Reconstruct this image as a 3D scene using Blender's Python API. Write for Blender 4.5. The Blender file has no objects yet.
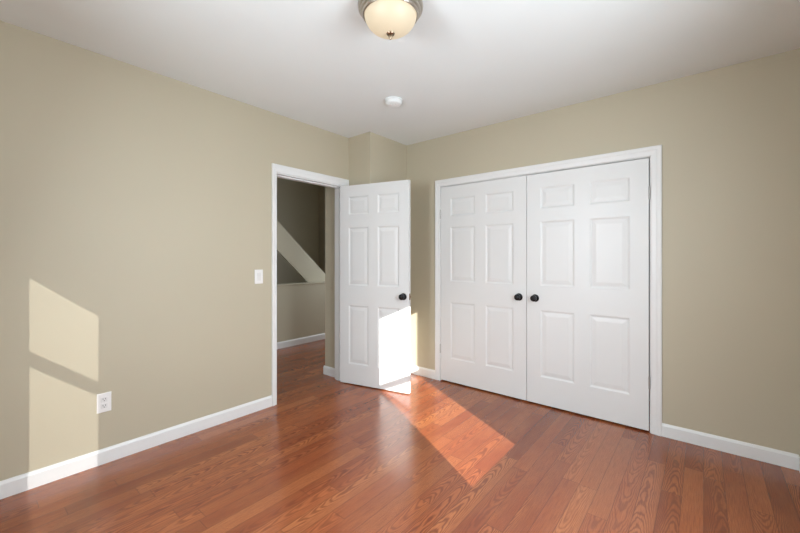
import bpy, bmesh, math, random
from mathutils import Vector, Matrix

random.seed(7)
scene = bpy.context.scene
COL = scene.collection

# ------------------------------------------------------------------ camera
CAM_H = 1.2575
cam_data = bpy.data.cameras.new('camera')
cam_data.sensor_width = 36.0
cam_data.lens = 369.0 / 800.0 * 36.0
cam_data.shift_y = -8.5 / 800.0
cam_data.clip_start = 0.02
cam = bpy.data.objects.new('camera', cam_data)
cam.location = (0, 0, CAM_H)
cam.rotation_euler = (math.radians(90), 0, math.radians(39.45))
COL.objects.link(cam)
scene.camera = cam

# ------------------------------------------------------------------ light
EXPOSURE = -0.38
SUN = 20.0
SKY_A, SKY_B, HALL_FILL = 212.0, 94.0, 52.0
WORLD = 2.0
scene.view_settings.view_transform = 'Standard'
scene.view_settings.look = 'None'
scene.view_settings.gamma = 1.0
scene.view_settings.exposure = EXPOSURE
scene.view_settings.use_curve_mapping = False
scene.cycles.max_bounces = 16
scene.cycles.diffuse_bounces = 10
scene.cycles.glossy_bounces = 6
scene.cycles.transparent_max_bounces = 16
scene.cycles.sample_clamp_indirect = 6.0

world = bpy.data.worlds.new('sky')
scene.world = world
world.use_nodes = True
world.node_tree.nodes['Background'].inputs['Color'].default_value = (0.80, 0.90, 1.0, 1)
world.node_tree.nodes['Background'].inputs['Strength'].default_value = WORLD

SUN_DIR = Vector((-1.0, 0.555, -0.455)).normalized()
sd = bpy.data.lights.new('sun', 'SUN')
sd.energy = SUN
sd.angle = math.radians(0.3)
sd.color = (1.0, 0.97, 0.92)
sun = bpy.data.objects.new('sun', sd)
sun.rotation_euler = SUN_DIR.to_track_quat('-Z', 'Y').to_euler()
sun.location = (3, -2, 4)
COL.objects.link(sun)

# room dimensions: the camera stands at x = y = 0
XL, XR, YF, YB, H = -2.84, 0.45, -0.47, 3.195, 2.5
WIN_A = (-1.500, -0.925, 0.590, 1.290, 1.358, 1.775)   # in the wall behind the camera: x0 x1, lower sash z0 z1, upper sash z0 z1
WIN_B = (1.010, 1.615, 0.653, 1.285, 1.338, 1.975)     # in the wall on the right: y0 y1 ...


def sky_light(name, loc, rot, sx, sy, power):
    l = bpy.data.lights.new(name, 'AREA')
    l.shape = 'RECTANGLE'
    l.size, l.size_y = sx, sy
    l.energy = power
    l.color = (0.86, 0.93, 1.0)
    o = bpy.data.objects.new(name, l)
    o.location, o.rotation_euler = loc, rot
    COL.objects.link(o)


# daylight just outside the two windows
sky_light('daylight_behind', ((WIN_A[0] + WIN_A[1]) / 2, YF - 0.12, 1.25), (math.radians(75), 0, math.radians(-24)), 0.75, 1.4, SKY_A)
sky_light('daylight_right', (XR + 0.12, (WIN_B[0] + WIN_B[1]) / 2, 1.32), (math.radians(75), 0, math.radians(90)), 0.75, 1.5, SKY_B)
sky_light('hall_fill', (-3.85, 5.16, 1.6), (math.radians(78), 0, math.radians(180)), 0.8, 1.1, HALL_FILL)  # fill light added to brighten the hall, no known source there


# ------------------------------------------------------------------ node helpers
class NT:
    def __init__(self, name):
        self.m = bpy.data.materials.new(name)
        self.m.use_nodes = True
        self.t = self.m.node_tree
        self.t.nodes.clear()
        self.out = self.t.nodes.new('ShaderNodeOutputMaterial')

    def n(self, typ, **kw):
        nd = self.t.nodes.new(typ)
        for k, v in kw.items():
            setattr(nd, k, v)
        return nd

    def put(self, sock, v):
        if isinstance(v, bpy.types.NodeSocket):
            self.t.links.new(v, sock)
        elif v is not None:
            sock.default_value = v

    def math(self, op, a, b=None, c=None):
        nd = self.n('ShaderNodeMath', operation=op)
        for i, v in enumerate((a, b, c)):
            self.put(nd.inputs[i], v)
        return nd.outputs[0]

    def mix(self, f, a, b, blend='MIX'):
        nd = self.n('ShaderNodeMix', data_type='RGBA', blend_type=blend)
        self.put(nd.inputs[0], f)
        self.put(nd.inputs[6], a)
        self.put(nd.inputs[7], b)
        return nd.outputs[2]

    def ramp(self, f, stops):
        nd = self.n('ShaderNodeValToRGB')
        el = nd.color_ramp.elements
        while len(el) < len(stops):
            el.new(0.5)
        for e, (p, c) in zip(el, stops):
            e.position = p
            e.color = c if len(c) == 4 else (*c, 1)
        self.put(nd.inputs[0], f)
        return nd.outputs[0]

    def xyz(self, x, y, z):
        nd = self.n('ShaderNodeCombineXYZ')
        for i, v in enumerate((x, y, z)):
            self.put(nd.inputs[i], v)
        return nd.outputs[0]

    def noise(self, vec, scale, detail=3.0, rough=0.5, dist=0.0):
        nd = self.n('ShaderNodeTexNoise')
        self.put(nd.inputs['Vector'], vec)
        nd.inputs['Scale'].default_value = scale
        nd.inputs['Detail'].default_value = detail
        nd.inputs['Roughness'].default_value = rough
        nd.inputs['Distortion'].default_value = dist
        return nd.outputs[0]

    def bsdf(self, **kw):
        b = self.n('ShaderNodeBsdfPrincipled')
        for k, v in kw.items():
            self.put(b.inputs[k.replace('_', ' ')], v)
        self.t.links.new(b.outputs[0], self.out.inputs[0])
        return b

    def bump(self, height, strength, dist):
        b = self.n('ShaderNodeBump')
        b.inputs['Strength'].default_value = strength
        b.inputs['Distance'].default_value = dist
        self.put(b.inputs['Height'], height)
        return b.outputs[0]

    def pos(self):
        return self.n('ShaderNodeNewGeometry').outputs['Position']


def c4(r, g, b):
    return (r, g, b, 1.0)


def paint(name, col, rough, bump=0.0, scale=180.0, spec=0.5):
    t = NT(name)
    p = t.n('ShaderNodeTexCoord').outputs['Object']
    big = t.noise(p, 1.3, 2.0)
    k = t.ramp(big, [(0.3, (0.965, 0.965, 0.965)), (0.7, (1.0, 1.0, 1.0))])
    b = t.bsdf(Base_Color=t.mix(1.0, c4(*col), k, 'MULTIPLY'), Roughness=rough, Specular_IOR_Level=spec)
    if bump:
        t.put(b.inputs['Normal'], t.bump(t.noise(p, scale, 2.0), bump, 0.002))
    return t.m


def metal(name, col, rough, metallic=1.0, brushed=False):
    t = NT(name)
    p = t.n('ShaderNodeTexCoord').outputs['Object']
    ns = t.noise(p, 90.0 if not brushed else 260.0, 2.0)
    r = t.math('MULTIPLY_ADD', ns, 0.12, rough - 0.06)
    t.bsdf(Base_Color=c4(*col), Metallic=metallic, Roughness=r)
    return t.m


def wood_floor():
    t = NT('cherry_oak_planks')
    sep = t.n('ShaderNodeSeparateXYZ')
    t.put(sep.inputs[0], t.pos())
    x, y = sep.outputs[0], sep.outputs[1]
    PW, PL = 0.089, 1.0
    u = t.math('DIVIDE', x, PW)
    row = t.math('FLOOR', u)
    fu = t.math('FRACT', u)
    wn = t.n('ShaderNodeTexWhiteNoise', noise_dimensions='1D')
    t.put(wn.inputs['W'], row)
    off = t.math('MULTIPLY', wn.outputs['Value'], 7.3)
    v = t.math('ADD', t.math('DIVIDE', y, PL), off)
    seg = t.math('FLOOR', v)
    fv = t.math('FRACT', v)
    wn2 = t.n('ShaderNodeTexWhiteNoise', noise_dimensions='2D')
    t.put(wn2.inputs['Vector'], t.xyz(row, seg, 0.0))
    rnd = wn2.outputs['Value']
    rsep = t.n('ShaderNodeSeparateColor')
    t.put(rsep.inputs[0], wn2.outputs['Color'])
    r2, r3 = rsep.outputs[1], rsep.outputs[2]
    # grain coordinates, shifted for every plank
    gx = t.math('ADD', x, t.math('MULTIPLY', rnd, 37.0))
    gy = t.math('ADD', y, t.math('MULTIPLY', r2, 53.0))
    fine = t.noise(t.xyz(t.math('MULTIPLY', gx, 260.0), t.math('MULTIPLY', gy, 9.0), 0.0), 1.0, 4.0, 0.65)
    # cathedral figure: contour lines of a stretched noise
    is_flat = t.math('GREATER_THAN', r2, 0.45)
    shift = t.math('ADD', t.math('MULTIPLY', t.math('SUBTRACT', rnd, 0.5), 0.5), t.math('MULTIPLY', t.math('SUBTRACT', 1.0, is_flat), 0.95))
    xc = t.math('ADD', t.math('SUBTRACT', fu, 0.5), shift)
    wob = t.noise(t.xyz(t.math('MULTIPLY', gx, 22.0), t.math('MULTIPLY', gy, 6.5), r3), 1.0, 2.5, 0.55)
    sway = t.noise(t.xyz(t.math('MULTIPLY', gx, 4.0), t.math('MULTIPLY', gy, 1.7), 5.0), 1.0, 1.0, 0.5)
    flip = t.math('SUBTRACT', t.math('MULTIPLY', t.math('GREATER_THAN', r3, 0.5), 2.0), 1.0)
    fld = t.math('ADD', t.math('MULTIPLY', t.math('MULTIPLY', gy, flip), 1.5), t.math('MULTIPLY', t.math('MULTIPLY', xc, xc), 2.2))
    fld = t.math('ADD', fld, t.math('MULTIPLY_ADD', wob, 0.42, t.math('MULTIPLY', sway, 1.1)))
    rings = t.math('FRACT', t.math('MULTIPLY', fld, 6.5))
    tri = t.math('ABSOLUTE', t.math('SUBTRACT', rings, 0.5))
    line = t.ramp(tri, [(0.0, (1, 1, 1)), (0.14, (0.75, 0.75, 0.75)), (0.30, (0.08, 0.08, 0.08)), (0.5, (0, 0, 0))])
    base = t.ramp(rnd, [(0.0, (0.245, 0.055, 0.018)), (0.35, (0.33, 0.083, 0.027)), (0.7, (0.40, 0.113, 0.037)), (1.0, (0.48, 0.165, 0.056))])
    blotch = t.noise(t.xyz(t.math('MULTIPLY', gx, 9.0), t.math('MULTIPLY', gy, 2.0), 3.0), 1.0, 3.0)
    base = t.mix(t.ramp(blotch, [(0.35, (0, 0, 0)), (0.75, (0.55, 0.55, 0.55))]), base, c4(0.48, 0.165, 0.056))
    fig = t.math('MULTIPLY', line, t.math('MULTIPLY_ADD', r3, 0.48, 0.46))
    col = t.mix(fig, base, c4(0.13, 0.030, 0.012))
    col = t.mix(t.ramp(fine, [(0.35, (0.55, 0.55, 0.55)), (0.62, (0, 0, 0))]), col, c4(0.16, 0.038, 0.015))
    # seams
    du = t.math('MINIMUM', fu, t.math('SUBTRACT', 1.0, fu))
    dv = t.math('MULTIPLY', t.math('MINIMUM', fv, t.math('SUBTRACT', 1.0, fv)), PL / PW)
    d = t.math('MINIMUM', du, dv)
    seam = t.ramp(d, [(0.0, (1, 1, 1)), (0.012, (0.8, 0.8, 0.8)), (0.028, (0, 0, 0))])
    col = t.mix(t.math('MULTIPLY', seam, 0.5), col, c4(0.05, 0.014, 0.008))
    worn = t.noise(t.pos(), 2.3, 4.0, 0.6)
    rough = t.math('MULTIPLY_ADD', worn, 0.10, 0.18)
    b = t.bsdf(Base_Color=col, Roughness=rough, Specular_IOR_Level=0.85, IOR=1.5)
    h = t.math('SUBTRACT', t.math('MULTIPLY_ADD', line, -0.04, t.math('MULTIPLY', rnd, 0.1)), seam)
    t.put(b.inputs['Normal'], t.bump(h, 0.25, 0.0006))
    return t.m


def glass_pane():
    t = NT('window_glass')
    tr = t.n('ShaderNodeBsdfTransparent')
    gl = t.n('ShaderNodeBsdfGlossy')
    gl.inputs['Roughness'].default_value = 0.02
    mx = t.n('ShaderNodeMixShader')
    mx.inputs[0].default_value = 0.04
    t.put(mx.inputs[1], tr.outputs[0])
    t.put(mx.inputs[2], gl.outputs[0])
    t.put(t.out.inputs[0], mx.outputs[0])
    return t.m


def sun_dimmer():  # unseen sheet added to weaken the sun through one window
    t = NT('grey_sun_dimmer')
    tr = t.n('ShaderNodeBsdfTransparent')
    df = t.n('ShaderNodeBsdfDiffuse')
    df.inputs['Color'].default_value = c4(0.25, 0.25, 0.25)
    mx = t.n('ShaderNodeMixShader')
    mx.inputs[0].default_value = 0.63
    t.put(mx.inputs[1], tr.outputs[0])
    t.put(mx.inputs[2], df.outputs[0])
    t.put(t.out.inputs[0], mx.outputs[0])
    return t.m


def lamp_glass():
    t = NT('frosted_lamp_glass')
    p = t.n('ShaderNodeTexCoord').outputs['Object']
    cloud = t.noise(p, 9.0, 2.0)
    tint = t.mix(cloud, c4(1.0, 0.74, 0.46), c4(1.0, 0.82, 0.58))
    b = t.bsdf(Base_Color=c4(0.40, 0.36, 0.27), Roughness=0.5)
    t.put(b.inputs['Emission Color'], tint)
    b.inputs['Emission Strength'].default_value = 0.50
    return t.m


M = {
    'wall': paint('beige_wall_paint', (0.49, 0.446, 0.336), 0.55, 0.05),
    'hall': paint('beige_hall_paint', (0.49, 0.446, 0.336), 0.6, 0.05),
    'ceil': paint('white_ceiling_paint', (0.765, 0.81, 0.815), 0.9, 0.04),
    'trim': paint('white_gloss_trim_paint', (0.76, 0.775, 0.775), 0.35),
    'door': paint('white_door_paint', (0.72, 0.735, 0.735), 0.38, 0.03, 60.0),
    'plastic': paint('white_plastic', (0.82, 0.82, 0.81), 0.3),
    'plastic2': paint('greyer_plastic_insert', (0.74, 0.74, 0.73), 0.35),  # slightly darker white for inserts, button, vent and screws
    'slot': paint('dark_slot', (0.03, 0.03, 0.03), 0.5),
    'black': metal('oil_rubbed_black_metal', (0.018, 0.018, 0.020), 0.30, 0.6),
    'nickel': metal('brushed_nickel', (0.52, 0.48, 0.43), 0.30, 1.0, True),
    'steel': metal('painted_steel_hinge', (0.52, 0.52, 0.51), 0.4, 0.7),
    'bronze': metal('aged_finial_metal', (0.30, 0.23, 0.16), 0.35),
    'dark': paint('closet_gap_shade', (0.35, 0.33, 0.30), 0.8),  # closet walls darkened in colour so the door gaps read as shade
    'floor': wood_floor(),
    'glass': glass_pane(),
    'dimmer': sun_dimmer(),
    'lamp': lamp_glass(),
}


# ------------------------------------------------------------------ mesh helpers
class MB:
    def __init__(self):
        self.bm = bmesh.new()

    def box(self, x0, x1, y0, y1, z0, z1, bevel=0.0, seg=2):
        r = bmesh.ops.create_cube(self.bm, size=1.0)
        vs = r['verts']
        for v in vs:
            v.co = Vector(((x0 + x1) / 2 + v.co.x * (x1 - x0), (y0 + y1) / 2 + v.co.y * (y1 - y0), (z0 + z1) / 2 + v.co.z * (z1 - z0)))
        if bevel:
            es = list({e for v in vs for e in v.link_edges})
            bmesh.ops.bevel(self.bm, geom=es, offset=bevel, segments=seg, affect='EDGES', profile=0.5)
        return self

    def lathe(self, profile, n=48, mat=Matrix()):
        """profile: (radius, height) pairs turned about local z, then moved by mat."""
        rings = []
        for r, z in profile:
            if r < 1e-6:
                rings.append([self.bm.verts.new(mat @ Vector((0, 0, z)))])
            else:
                rings.append([self.bm.verts.new(mat @ Vector((r * math.cos(2 * math.pi * i / n), r * math.sin(2 * math.pi * i / n), z))) for i in range(n)])
        for a, b in zip(rings, rings[1:]):
            for i in range(n):
                j = (i + 1) % n
                if len(a) == 1 and len(b) == 1:
                    continue
                if len(a) == 1:
                    self.bm.faces.new((a[0], b[i], b[j]))
                elif len(b) == 1:
                    self.bm.faces.new((a[i], b[0], a[j]))
                else:
                    self.bm.faces.new((a[i], b[i], b[j], a[j]))
        return self

    def sweep(self, path, prof, normals):
        """prof points (across, out) swept along a polyline with mitred corners; normals give the 'across' vector at each path point."""
        rings = []
        for p, (ac, out) in zip(path, normals):
            rings.append([self.bm.verts.new(Vector(p) + Vector(ac) * a + Vector(out) * o) for a, o in prof])
        k = len(prof)
        for a, b in zip(rings, rings[1:]):
            for i in range(k):
                j = (i + 1) % k
                self.bm.faces.new((a[i], a[j], b[j], b[i]))
        self.bm.faces.new(rings[0])
        self.bm.faces.new(list(reversed(rings[-1])))
        return self

    def prism(self, pts, axis, a, b):
        """pts: 2-D outline; extruded along axis from a to b."""
        def mk(p, q):
            return {'x': (q, p[0], p[1]), 'y': (p[0], q, p[1]), 'z': (p[0], p[1], q)}[axis]
        va = [self.bm.verts.new(mk(p, a)) for p in pts]
        vb = [self.bm.verts.new(mk(p, b)) for p in pts]
        self.bm.faces.new(va)
        self.bm.faces.new(list(reversed(vb)))
        n = len(pts)
        for i in range(n):
            j = (i + 1) % n
            self.bm.faces.new((va[i], vb[i], vb[j], va[j]))
        return self

    def build(self, name, mat, parent=None, smooth=False, loc=None):
        bmesh.ops.recalc_face_normals(self.bm, faces=self.bm.faces)
        me = bpy.data.meshes.new(name)
        self.bm.to_mesh(me)
        self.bm.free()
        me.materials.append(mat)
        if smooth:
            for p in me.polygons:
                p.use_smooth = True
            me.set_sharp_from_angle(angle=math.radians(35))
        o = bpy.data.objects.new(name, me)
        COL.objects.link(o)
        if parent is not None:
            o.parent = parent
        if loc is not None:
            o.location = loc
        return o


def struct(o, label, cat):
    o['kind'] = 'structure'
    o['label'] = label
    o['category'] = cat
    return o


def thing(o, label, cat, group=None):
    o['label'] = label
    o['category'] = cat
    if group:
        o['group'] = group
    return o


def empty(name, loc):
    o = bpy.data.objects.new(name, None)
    o.empty_display_size = 0.1
    o.location = loc
    COL.objects.link(o)
    return o


# ------------------------------------------------------------------ the shell
WT = 0.115                      # wall thickness
OP = (1.775, 2.532, 1.985)       # entry opening: y0, y1, top
CL = (-2.085, -0.299, 1.985)    # closet opening: x0, x1, top

struct(MB().box(-6.6, XR + 0.05, -2.2, 6.2, -0.05, 0.0).build('floor', M['floor']),
       'glossy reddish brown hardwood plank floor running through the room and hall', 'floor')
struct(MB().box(XL - WT, XR + 0.05, YF - 0.05, YB + 0.75, H, H + 0.05).build('ceiling', M['ceil']),
       'flat white ceiling of the bedroom', 'ceiling')

b = MB()
b.box(XL - WT, XL, YF - 0.03, OP[0] - 0.02, 0, H)
b.box(XL - WT, XL, OP[0] - 0.02, OP[1] + 0.02, OP[2] + 0.02, H)
b.box(XL - WT, XL, OP[1] + 0.02, YB + 0.75, 0, H)
struct(b.build('wall_left', M['wall']), 'beige painted wall holding the hall doorway, switch and outlet', 'wall')

struct(MB().box(XL, -2.533, 2.613, YB, 0, H).build('wall_corner', M['wall']),
       'beige boxed-out wall corner behind the open door', 'wall')

b = MB()
b.box(XL, CL[0] - 0.02, YB, YB + WT, 0, H)
b.box(CL[0] - 0.02, CL[1] + 0.02, YB, YB + WT, CL[2] + 0.02, H)
b.box(CL[1] + 0.02, XR + 0.03, YB, YB + WT, 0, H)
struct(b.build('wall_back', M['wall']), 'beige painted wall around the double closet doors', 'wall')

# the same wall carried up on the higher hall side
struct(MB().box(XL - WT, XL - WT + 0.02, 0.55, 5.12, H + 0.05, 3.05).build('wall_hall_upper', M['wall']), 'upper beige wall on the hall side above the doorway', 'wall')

# the closet behind the doors
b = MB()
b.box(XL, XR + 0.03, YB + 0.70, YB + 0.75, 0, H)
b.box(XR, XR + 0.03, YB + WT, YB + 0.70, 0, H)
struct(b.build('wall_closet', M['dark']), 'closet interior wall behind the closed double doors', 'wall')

AP = 0.035  # sash stile width around the glass


def windowed_wall(name, axis, plane, t, lo, hi, win, label):
    """a wall in the plane axis = plane with a window hole."""
    a0, a1, z0, z1 = win[0] - AP, win[1] + AP, win[2] - AP, win[5] + AP
    b = MB()

    def bx(p, q, r, s):
        if axis == 'y':
            b.box(p, q, min(plane, plane + t), max(plane, plane + t), r, s)
        else:
            b.box(min(plane, plane + t), max(plane, plane + t), p, q, r, s)
    bx(lo, a0, 0, H)
    bx(a1, hi, 0, H)
    bx(a0, a1, 0, z0)
    bx(a0, a1, z1, H)
    return struct(b.build(name, M['wall']), label, 'wall')


windowed_wall('wall_front', 'y', YF, -0.03, XL, XR + 0.03, WIN_A, 'beige wall with a window, behind the viewpoint')
windowed_wall('wall_right', 'x', XR, 0.03, YF, YB, WIN_B, 'beige wall with a window, meeting the closet wall')


def window(name, axis, plane, t, win, label):
    a0, a1, z0, z1, z2, z3 = win

    def bx(b, p, q, r, s, d0, d1):
        d0, d1 = plane + t * d0, plane + t * d1
        d0, d1 = min(d0, d1), max(d0, d1)
        if axis == 'y':
            b.box(p, q, d0, d1, r, s)
        else:
            b.box(d0, d1, p, q, r, s)
        return b
    e = 0.0005
    root = MB()
    for p, q, r, s in ((a0 - AP - 0.07, a0 - AP, z0 - 0.11, z3 + AP + 0.07), (a1 + AP, a1 + AP + 0.07, z0 - 0.11, z3 + AP + 0.07), (a0 - AP, a1 + AP, z3 + AP, z3 + AP + 0.07), (a0 - AP, a1 + AP, z0 - AP - 0.075, z0 - AP)):
        bx(root, p, q, r, s, -0.015, 0.0)
    w = struct(root.build(name, M['trim']), label, 'window')
    for sash, (lo, hi) in (('lower', (z0, z1)), ('upper', (z2, z3))):
        b = MB()
        bot = lo - AP if sash == 'lower' else (z1 + z2) / 2
        top = (z1 + z2) / 2 if sash == 'lower' else hi + AP
        bx(b, a0 - AP + e, a0, bot, top, 0.004, 0.026)
        bx(b, a1, a1 + AP - e, bot, top, 0.004, 0.026)
        bx(b, a0, a1, bot, lo, 0.004, 0.026)
        bx(b, a0, a1, hi, top, 0.004, 0.026)
        s = b.build('sash', M['trim'], w)
        bx(MB_ := MB(), a0, a1, lo, hi, 0.013, 0.017)
        MB_.build('pane', M['glass'], s)
    return w


w1 = window('window_1', 'y', YF, -1, WIN_A, 'double-hung window in the wall behind the viewpoint')
MB().box(WIN_A[0] - AP + 0.001, WIN_A[1] + AP - 0.001, YF - 0.0285, YF - 0.0280, WIN_A[2] - AP + 0.001, WIN_A[5] + AP - 0.001).build('sun_dimmer', M['dimmer'], w1)  # added dimming sheet, softens the sun patch on the left wall
window('window_2', 'x', XR, 1, WIN_B, 'double-hung window in the wall beside the closet wall')

# ------------------------------------------------------------------ baseboards
BH, BT = 0.09, 0.014
PROF = [(0, 0), (BH - 0.014, 0), (BH - 0.004, 0), (BH, 0)]


def board_profile():
    # (height, out from wall)
    return [(0.0, 0.0), (0.0, BT), (BH - 0.016, BT), (BH - 0.006, BT - 0.005), (BH, BT - 0.009), (BH, 0.0)]


def baseboard(name, x0, y0, x1, y1, nx, ny, label):
    p = board_profile()
    up = Vector((0, 0, 1))
    b = MB()
    b.sweep([(x0, y0, 0.0005), (x1, y1, 0.0005)], [(h, o) for h, o in p], [(up, (nx, ny, 0))] * 2)
    return struct(b.build(name, M['trim']), label, 'baseboard')


baseboard('baseboard_left', XL, YF + 0.015, XL, OP[0] - 0.046, 1, 0, 'long white baseboard under the switch and outlet')
baseboard('baseboard_corner', -2.533, 2.613, -2.533, YB - 0.015, 1, 0, 'white baseboard of the boxed-out corner behind the door')
baseboard('baseboard_back', -2.533, YB, CL[0] - 0.066, YB, 0, -1, 'short white baseboard between open door and closet')
baseboard('baseboard_back', CL[1] + 0.072, YB, XR - 0.015, YB, 0, -1, 'white baseboard on the wall beyond the closet casing')
baseboard('baseboard_right', XR, YF + 0.015, XR, YB, -1, 0, 'white baseboard on the window wall, end showing at the corner')

# ------------------------------------------------------------------ casings and jambs


def casing(name, plane_axis, plane, sign, a0, a1, top, w0, w1, wt, label):
    """mitred door casing: legs at a0 (width w0) and a1 (width w1), head of width wt above top."""
    def prof(w):
        return [(0.0, 0.0), (0.0, 0.009), (w * 0.10, 0.013), (w * 0.5, 0.0145), (w * 0.62, 0.018), (w * 0.92, 0.018), (w, 0.014), (w, 0.0)]
    b = MB()
    rings = []
    n = len(prof(1))
    for (pa, pz, wa, wz) in ((a0, 0.0005, -w0, 0), (a0, top, -w0, wt), (a1, top, w1, wt), (a1, 0.0005, w1, 0)):
        ring = []
        for f, o in prof(1.0):
            a = pa + wa * f
            z = pz + wz * f
            d = plane + sign * o
            ring.append(b.bm.verts.new((d, a, z) if plane_axis == 'x' else (a, d, z)))
        rings.append(ring)
    for r, s in zip(rings, rings[1:]):
        for i in range(n):
            j = (i + 1) % n
            b.bm.faces.new((r[i], r[j], s[j], s[i]))
    b.bm.faces.new(rings[0])
    b.bm.faces.new(list(reversed(rings[-1])))
    return struct(b.build(name, M['trim']), label, 'door casing')


casing('trim_1', 'x', XL, 1, OP[0], OP[1] + 0.002, OP[2] + 0.008, 0.044, 0.072, 0.070, 'white moulded casing framing the hall doorway')
casing('trim_2', 'y', YB, -1, CL[0] - 0.002, CL[1] + 0.006, CL[2] + 0.004, 0.062, 0.066, 0.068, 'white moulded casing framing the double closet doors')

# entry jamb with door stop
b = MB()
x0, x1 = XL - WT, XL
b.box(x0, x1, OP[0] - 0.02, OP[0], 0, OP[2])
b.box(x0, x1, OP[1], OP[1] + 0.02, 0, OP[2])
b.box(x0, x1, OP[0] - 0.02, OP[1] + 0.02, OP[2], OP[2] + 0.02)
b.box(x0 + 0.02, x1 - 0.042, OP[0], OP[0] + 0.011, 0, OP[2])
b.box(x0 + 0.02, x1 - 0.042, OP[1] - 0.011, OP[1], 0, OP[2])
b.box(x0 + 0.02, x1 - 0.042, OP[0], OP[1], OP[2] - 0.011, OP[2])
struct(b.build('trim_3', M['trim']), 'white jamb lining the hall doorway', 'door jamb')
# hall side casing of the same doorway
casing('trim_4', 'x', XL - WT, -1, OP[0], OP[1] + 0.001, OP[2] + 0.008, 0.056, 0.030, 0.066, 'white casing on the hall side of the doorway')
# closet jamb
b = MB()
b.box(CL[0] - 0.02, CL[0], YB, YB + WT, 0, CL[2])
b.box(CL[1], CL[1] + 0.02, YB, YB + WT, 0, CL[2])
b.box(CL[0] - 0.02, CL[1] + 0.02, YB, YB + WT, CL[2], CL[2] + 0.02)
struct(b.build('trim_5', M['trim']), 'white jamb lining the closet opening', 'door jamb')

# ------------------------------------------------------------------ six-panel doors
DT = 0.035


def panel_door(name, w, z0, z1, stile, mull, rows, label):
    """leaf in local coordinates: x from 0 to w, front face at y = 0 facing -y, back face at y = DT."""
    pw = (w - 2 * stile - mull) / 2
    xs = [0, stile, stile + pw, stile + pw + mull, w - stile, w]
    zs = [z0] + [z for r in rows for z in r] + [z1]
    zs = sorted(zs)
    b = MB()
    bm = b.bm
    panels = []
    for side in (0, 1):
        yf = 0.0 if side == 0 else DT
        s = 1 if side == 0 else -1
        grid = [[bm.verts.new((x, yf, z)) for z in zs] for x in xs]
        for i in range(len(xs) - 1):
            for j in range(len(zs) - 1):
                q = [grid[i][j], grid[i + 1][j], grid[i + 1][j + 1], grid[i][j + 1]]
                if i in (1, 3) and j % 2 == 1:
                    # sticking: a sloped ring that goes down into the recess
                    prev = q
                    for ins, dep in ((0.004, 0.001), (0.012, 0.0055), (0.018, 0.0065)):
                        nx = [bm.verts.new((v[0], yf + s * dep, v[1])) for v in
                              ((xs[i] + ins, zs[j] + ins), (xs[i + 1] - ins, zs[j] + ins), (xs[i + 1] - ins, zs[j + 1] - ins), (xs[i] + ins, zs[j + 1] - ins))]
                        for k in range(4):
                            l = (k + 1) % 4
                            bm.faces.new((prev[k], prev[l], nx[l], nx[k]))
                        prev = nx
                    bm.faces.new(prev)
                    if side == 0:
                        panels.append((xs[i] + 0.020, xs[i + 1] - 0.020, zs[j] + 0.020, zs[j + 1] - 0.020))
                else:
                    bm.faces.new(q)
    # edges
    b2 = [(0, 0), (w, 0)]
    for x in (0, w):
        bm.faces.new([bm.verts.new(p) for p in ((x, 0, z0), (x, DT, z0), (x, DT, z1), (x, 0, z1))])
    for z in (z0, z1):
        bm.faces.new([bm.verts.new(p) for p in ((0, 0, z), (w, 0, z), (w, DT, z), (0, DT, z))])
    bmesh.ops.remove_doubles(bm, verts=bm.verts, dist=1e-6)
    d = struct(b.build(name, M['door']), label, 'door')
    for (xa, xb, za, zb) in panels:
        p = MB()
        prev = None
        rings = []
        for ins, y in ((0.0, 0.0063), (0.0, 0.0058), (0.026, 0.0022), (0.030, 0.0017)):
            rings.append([p.bm.verts.new(v) for v in ((xa + ins, y, za + ins), (xb - ins, y, za + ins), (xb - ins, y, zb - ins), (xa + ins, y, zb - ins))])
        for r, s2 in zip(rings, rings[1:]):
            for k in range(4):
                l = (k + 1) % 4
                p.bm.faces.new((r[k], r[l], s2[l], s2[k]))
        p.bm.faces.new(rings[-1])
        p.bm.faces.new(list(reversed(rings[0])))
        p.build('panel', M['door'], d)
    return d


def knob(parent, x, z, y=0.0, sgn=-1, label=None):
    """round knob and rosette standing off the face y in direction sgn."""
    rot = Matrix.Rotation(math.radians(90 if sgn < 0 else -90), 4, 'X')
    mt = Matrix.Translation((x, y, z)) @ rot
    k = MB().lathe([(0.0, 0.004), (0.011, 0.004), (0.0105, 0.018), (0.013, 0.024), (0.021, 0.029), (0.0262, 0.037), (0.0275, 0.045), (0.0255, 0.053), (0.019, 0.0585), (0.009, 0.0605), (0.0, 0.061)], 40, mt).build('knob', M['black'], parent, True)
    MB().lathe([(0.0, 0.0), (0.032, 0.0), (0.0325, 0.003), (0.030, 0.007), (0.022, 0.0095), (0.012, 0.010), (0.0, 0.010)], 40, mt).build('rosette', M['black'], k, True)
    k['label'] = label or 'black round knob'
    return k


def hinge(parent, x, y, z, wing, h=0.089):
    """knuckles along z at (x, y) and the visible leaf edges; wing: list of boxes (x0, x1, y0, y1)."""
    b = MB()
    for i in range(5):
        zc = z - h / 2 + h / 5 * (i + 0.5)
        b.lathe([(0.0, -h / 10 + 0.0006), (0.0055, -h / 10 + 0.0006), (0.0055, h / 10 - 0.0006), (0.0, h / 10 - 0.0006)], 16, Matrix.Translation((x, y, zc)))
    b.lathe([(0.0, 0.0), (0.0035, 0.0), (0.0045, 0.003), (0.0, 0.006)], 12, Matrix.Translation((x, y, z + h / 2)))
    for (xa, xb, ya, yb) in wing:
        b.box(xa, xb, ya, yb, z - h / 2, z + h / 2)
    o = b.build('hinge', M['steel'], parent, True)
    return o


ROWS_C = [(0.244, 0.815), (1.02, 1.569), (1.676, 1.858)]
ROWS_E = [(0.205, 0.79), (0.985, 1.562), (1.685, 1.868)]

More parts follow.
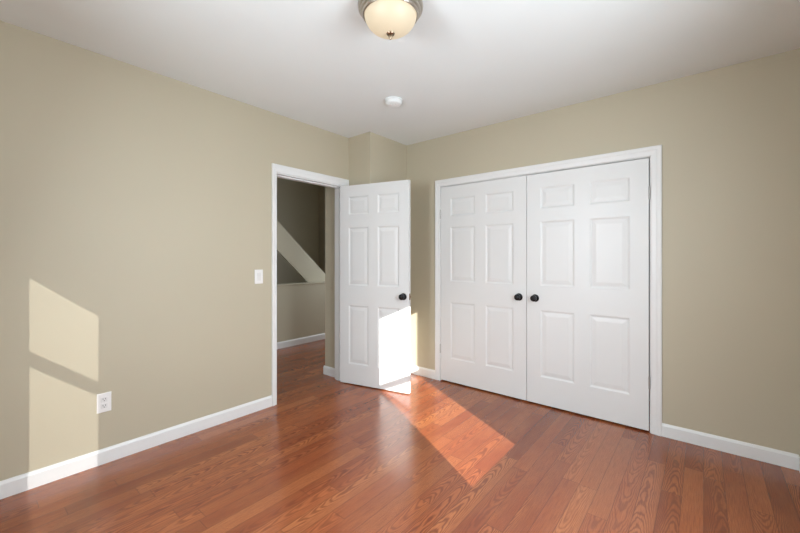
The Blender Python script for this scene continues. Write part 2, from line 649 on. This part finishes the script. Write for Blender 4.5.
# entry door: front face is the face that shows, local x runs from the hinge edge to the latch edge
EW = 0.760
ANG = math.atan2(2.677 - 2.495, -2.083 + 2.831)
door1 = panel_door('door_1', EW, 0.010, 1.978, 0.100, 0.100, ROWS_E, 'white six-panel door standing open in front of the boxed-out corner')
door1.location = (-2.829, 2.490, 0)
door1.rotation_euler = (0, 0, ANG)
knob(door1, EW - 0.055, 0.900, 0.0, -1)
knob(door1, EW - 0.055, 0.900, DT, 1)
b = MB()
b.box(EW, EW + 0.0012, DT / 2 - 0.0125, DT / 2 + 0.0125, 0.872, 0.928)
b.box(EW, EW + 0.010, DT / 2 - 0.006, DT / 2 + 0.006, 0.891, 0.909, 0.002)
lp = b.build('latch', M['bronze'], door1)
lp['label'] = 'dark metal latch on the door edge'
for hz in (1.775, 1.085, 0.32):
    hinge(door1, -0.006, DT + 0.003, hz, [(-0.0016, -0.0002, 0.004, DT + 0.003)])
# the leaves screwed to the jamb
for hz in (1.775, 1.085, 0.32):
    b = MB()
    b.box(XL - 0.036, XL - 0.001, OP[1] - 0.0022, OP[1] - 0.0002, hz - 0.0445, hz + 0.0445)
    o = b.build('hinge_leaf', M['steel'], bpy.data.objects['trim_3'])

# closet doors
CY = YB - 0.008
mid = -1.193
wl = mid - 0.002 - (CL[0] + 0.004)
door2 = panel_door('door_2', wl, 0.014, 1.979, 0.115, 0.108, ROWS_C, 'white six-panel closet door nearest the open door')
door2.location = (CL[0] + 0.004, CY, 0)
knob(door2, wl - 0.064, 0.914)
for hz in (1.705, 0.33):
    hinge(door2, -0.003, -0.004, hz, [(-0.0045, -0.0015, -0.002, 0.004)])
wr = (CL[1] - 0.006) - (mid + 0.002)
door3 = panel_door('door_3', wr, 0.014, 1.977, 0.115, 0.108, ROWS_C, 'white six-panel closet door next to the bare wall with the long baseboard')
door3.location = (mid + 0.002, CY, 0)
knob(door3, 0.074, 0.914)
for hz in (1.725, 0.36):
    hinge(door3, wr + 0.004, -0.004, hz, [(wr + 0.0025, wr + 0.0055, -0.002, 0.004)])

# ------------------------------------------------------------------ the hall and stairwell beyond the doorway
HX = -4.55
HH = 3.0   # the stairwell is higher than the room
b = MB()
b.box(HX - 0.11, HX, 0.6, 5.02, 0, 0.865)
b.box(HX - 0.11, HX, 0.6, 2.35, 0.89, HH)  # unseen upper piece, added to keep light off the far wall
hw = struct(b.build('wall_stair', M['hall']), 'low beige half wall of the stairwell seen through the doorway, with an added unseen light-blocking upper part', 'wall')
struct(MB().box(HX - 0.125, HX + 0.012, 0.6, 5.02, 0.8655, 0.888, 0.004).build('trim_6', M['hall']),
       'beige cap on the stairwell half wall', 'wall cap')
baseboard('baseboard_hall', HX, 0.6, HX, 5.02, 1, 0, 'white baseboard along the half wall in the hall')
struct(MB().box(-3.17, XL - WT, 2.575, 5.12, 0, HH).build('wall_hall', M['wall']), 'narrow beige hall wall end beside the doorway jamb', 'wall')
baseboard('baseboard_hall', -3.17 - 0.014, 2.575, XL - WT - 0.02, 2.575, 0, -1, 'short white baseboard on the hall wall end by the jamb')
# sloping side of the flight of stairs, behind the half wall
b = MB()
y0, y1, k = 2.2, 3.99, -0.920
zt = lambda y: 1.774 + k * (y - 2.962)
b.prism([(y0, zt(y0) - 0.425), (y0, zt(y0)), (y1, zt(y1)), (y1, zt(y1) - 0.425)], 'x', -4.70, -4.678)
struct(b.build('trim_7', M['hall']), 'sloping beige side of the staircase above the half wall', 'staircase side')
struct(MB().box(-6.5, -6.4, 0.6, 5.02, 0, HH).build('wall_far', M['hall']), 'dark beige stairwell wall farthest through the doorway', 'wall')
FILL_WIN = (-4.25, -3.45, 1.0, 1.52, 1.58, 2.1)  # invented opening for the hall fill light
b = MB()
for q in ((-6.5, FILL_WIN[0] - AP, 0, HH), (FILL_WIN[1] + AP, -3.175, 0, HH), (FILL_WIN[0] - AP, FILL_WIN[1] + AP, 0, FILL_WIN[2] - AP), (FILL_WIN[0] - AP, FILL_WIN[1] + AP, FILL_WIN[5] + AP, HH)):
    b.box(q[0], q[1], 5.02, 5.05, q[2], q[3])
struct(b.build('wall_end', M['hall']), 'beige end wall of the hall and stairwell beside the hall wall end', 'wall')
window('hall_fill_window', 'y', 5.02, 1, FILL_WIN, 'added unseen double-hung window for the hall fill light')  # made-up window around the hall fill light
struct(MB().box(-6.5, XL - WT, 0.55, 0.6, 0, HH).build('wall_near', M['hall']), 'beige wall closing the near end of the hall', 'wall')
struct(MB().box(-6.5, XL - WT, 0.55, 5.12, HH, HH + 0.05).build('ceiling_hall', M['ceil']), 'white ceiling over the hall and stairwell', 'ceiling')

# ------------------------------------------------------------------ ceiling lamp
lamp = thing(empty('ceiling_lamp', (-1.177, 1.358, H)), 'flush brushed-metal ceiling lamp with a cream frosted glass bowl', 'lamp')
MB().lathe([(0.0, -0.0005), (0.118, -0.0005), (0.140, -0.004), (0.1515, -0.012), (0.1545, -0.022), (0.152, -0.033), (0.146, -0.040), (0.1435, -0.041), (0.1425, -0.046),
            (0.138, -0.054), (0.1345, -0.056), (0.1335, -0.061), (0.130, -0.066), (0.1255, -0.067), (0.1245, -0.060), (0.1245, -0.030), (0.0, -0.030)], 72).build('pan', M['nickel'], lamp, True)
prof = [(0.1235, -0.045)]
for i in range(0, 15):
    a = math.radians(90 * i / 14)
    prof.append((0.1235 * math.cos(a) ** 0.85 if i < 14 else 0.0, -0.055 - 0.090 * math.sin(a)))
bowl = MB().lathe(prof, 72).build('glass_bowl', M['lamp'], lamp, True)
bowl['label'] = 'glowing cream frosted glass bowl'
fin = MB().lathe([(0.0, -0.1440), (0.018, -0.1445), (0.0195, -0.147), (0.018, -0.150), (0.012, -0.1525), (0.0085, -0.155), (0.0095, -0.159), (0.0085, -0.164), (0.005, -0.170), (0.0035, -0.174), (0.0, -0.176)], 32).build('finial', M['bronze'], lamp, True)
fin['label'] = 'small bronze-coloured finial'

lamp.scale = (1.03, 1.03, 1.03)

# ------------------------------------------------------------------ smoke detector
det = thing(empty('smoke_detector', (-1.885, 2.21, H)), 'small round white smoke detector on the ceiling', 'smoke detector')
MB().lathe([(0.0, -0.0005), (0.070, -0.0005), (0.071, -0.004), (0.070, -0.009), (0.066, -0.010), (0.0, -0.010)], 48).build('mounting_plate', M['ceil'], det, True)
MB().lathe([(0.0, -0.0105), (0.064, -0.0105), (0.0645, -0.016), (0.062, -0.018), (0.062, -0.0205), (0.0635, -0.022), (0.061, -0.032), (0.054, -0.038), (0.040, -0.040), (0.0, -0.041)], 48).build('cover', M['ceil'], det, True)
MB().lathe([(0.0, -0.0405), (0.013, -0.0405), (0.0125, -0.0435), (0.0, -0.044)], 24, Matrix.Translation((-0.018, -0.022, 0))).build('test_button', M['plastic2'], det, True)
b = MB()
for i in range(5):
    b.box(0.004 + 0.008 * i, 0.0075 + 0.008 * i, -0.012, 0.022, -0.0413, -0.0400)
b.build('vent', M['plastic2'], det)

# ------------------------------------------------------------------ switch and outlet on the left wall


def wall_plate(name, y, z, label, cat):
    o = MB().box(-0.0005, 0.0055, -0.036, 0.036, -0.0585, 0.0585, 0.0025).build(name, M['plastic'], None, False, (XL + 0.0005, y, z))
    return thing(o, label, cat)


sw = wall_plate('light_switch', 1.612, 1.103, 'white rocker light switch beside the hall doorway casing', 'switch')
b = MB()
b.prism([(0.0050, -0.033), (0.0068, -0.033), (0.0062, 0.0), (0.0098, 0.033), (0.0050, 0.033)], 'y', -0.0163, 0.0163)
for v in b.bm.verts:
    pass
rk = b.build('rocker', M['plastic2'], sw)
ol = wall_plate('electrical_outlet', 0.594, 0.372, 'white electrical outlet low on the beige wall above the baseboard', 'outlet')
for dz in (0.0195, -0.0195):
    rc = MB().box(0.005, 0.0075, -0.0165, 0.0165, dz - 0.0145, dz + 0.0145, 0.001).build('receptacle', M['plastic2'], ol)
    for dy in (-0.0064, 0.0064):
        MB().box(0.0070, 0.0078, dy - 0.0012, dy + 0.0012, dz - 0.001, dz + 0.008).build('slot', M['slot'], rc)
    MB().lathe([(0, 0.0), (0.0026, 0.0), (0.0026, 0.0008), (0.0, 0.0008)], 16, Matrix.Translation((0.0070, 0, dz - 0.0072)) @ Matrix.Rotation(math.radians(90), 4, 'Y')).build('slot', M['slot'], rc)
for o, zs in ((sw, (0.048, -0.048)), (ol, (0.0,))):
    for dz in zs:
        MB().lathe([(0, 0.0), (0.0032, 0.0), (0.0028, 0.0012), (0.0, 0.0015)], 16, Matrix.Translation((0.0052, 0, dz)) @ Matrix.Rotation(math.radians(90), 4, 'Y')).build('screw', M['plastic2'], o, True)
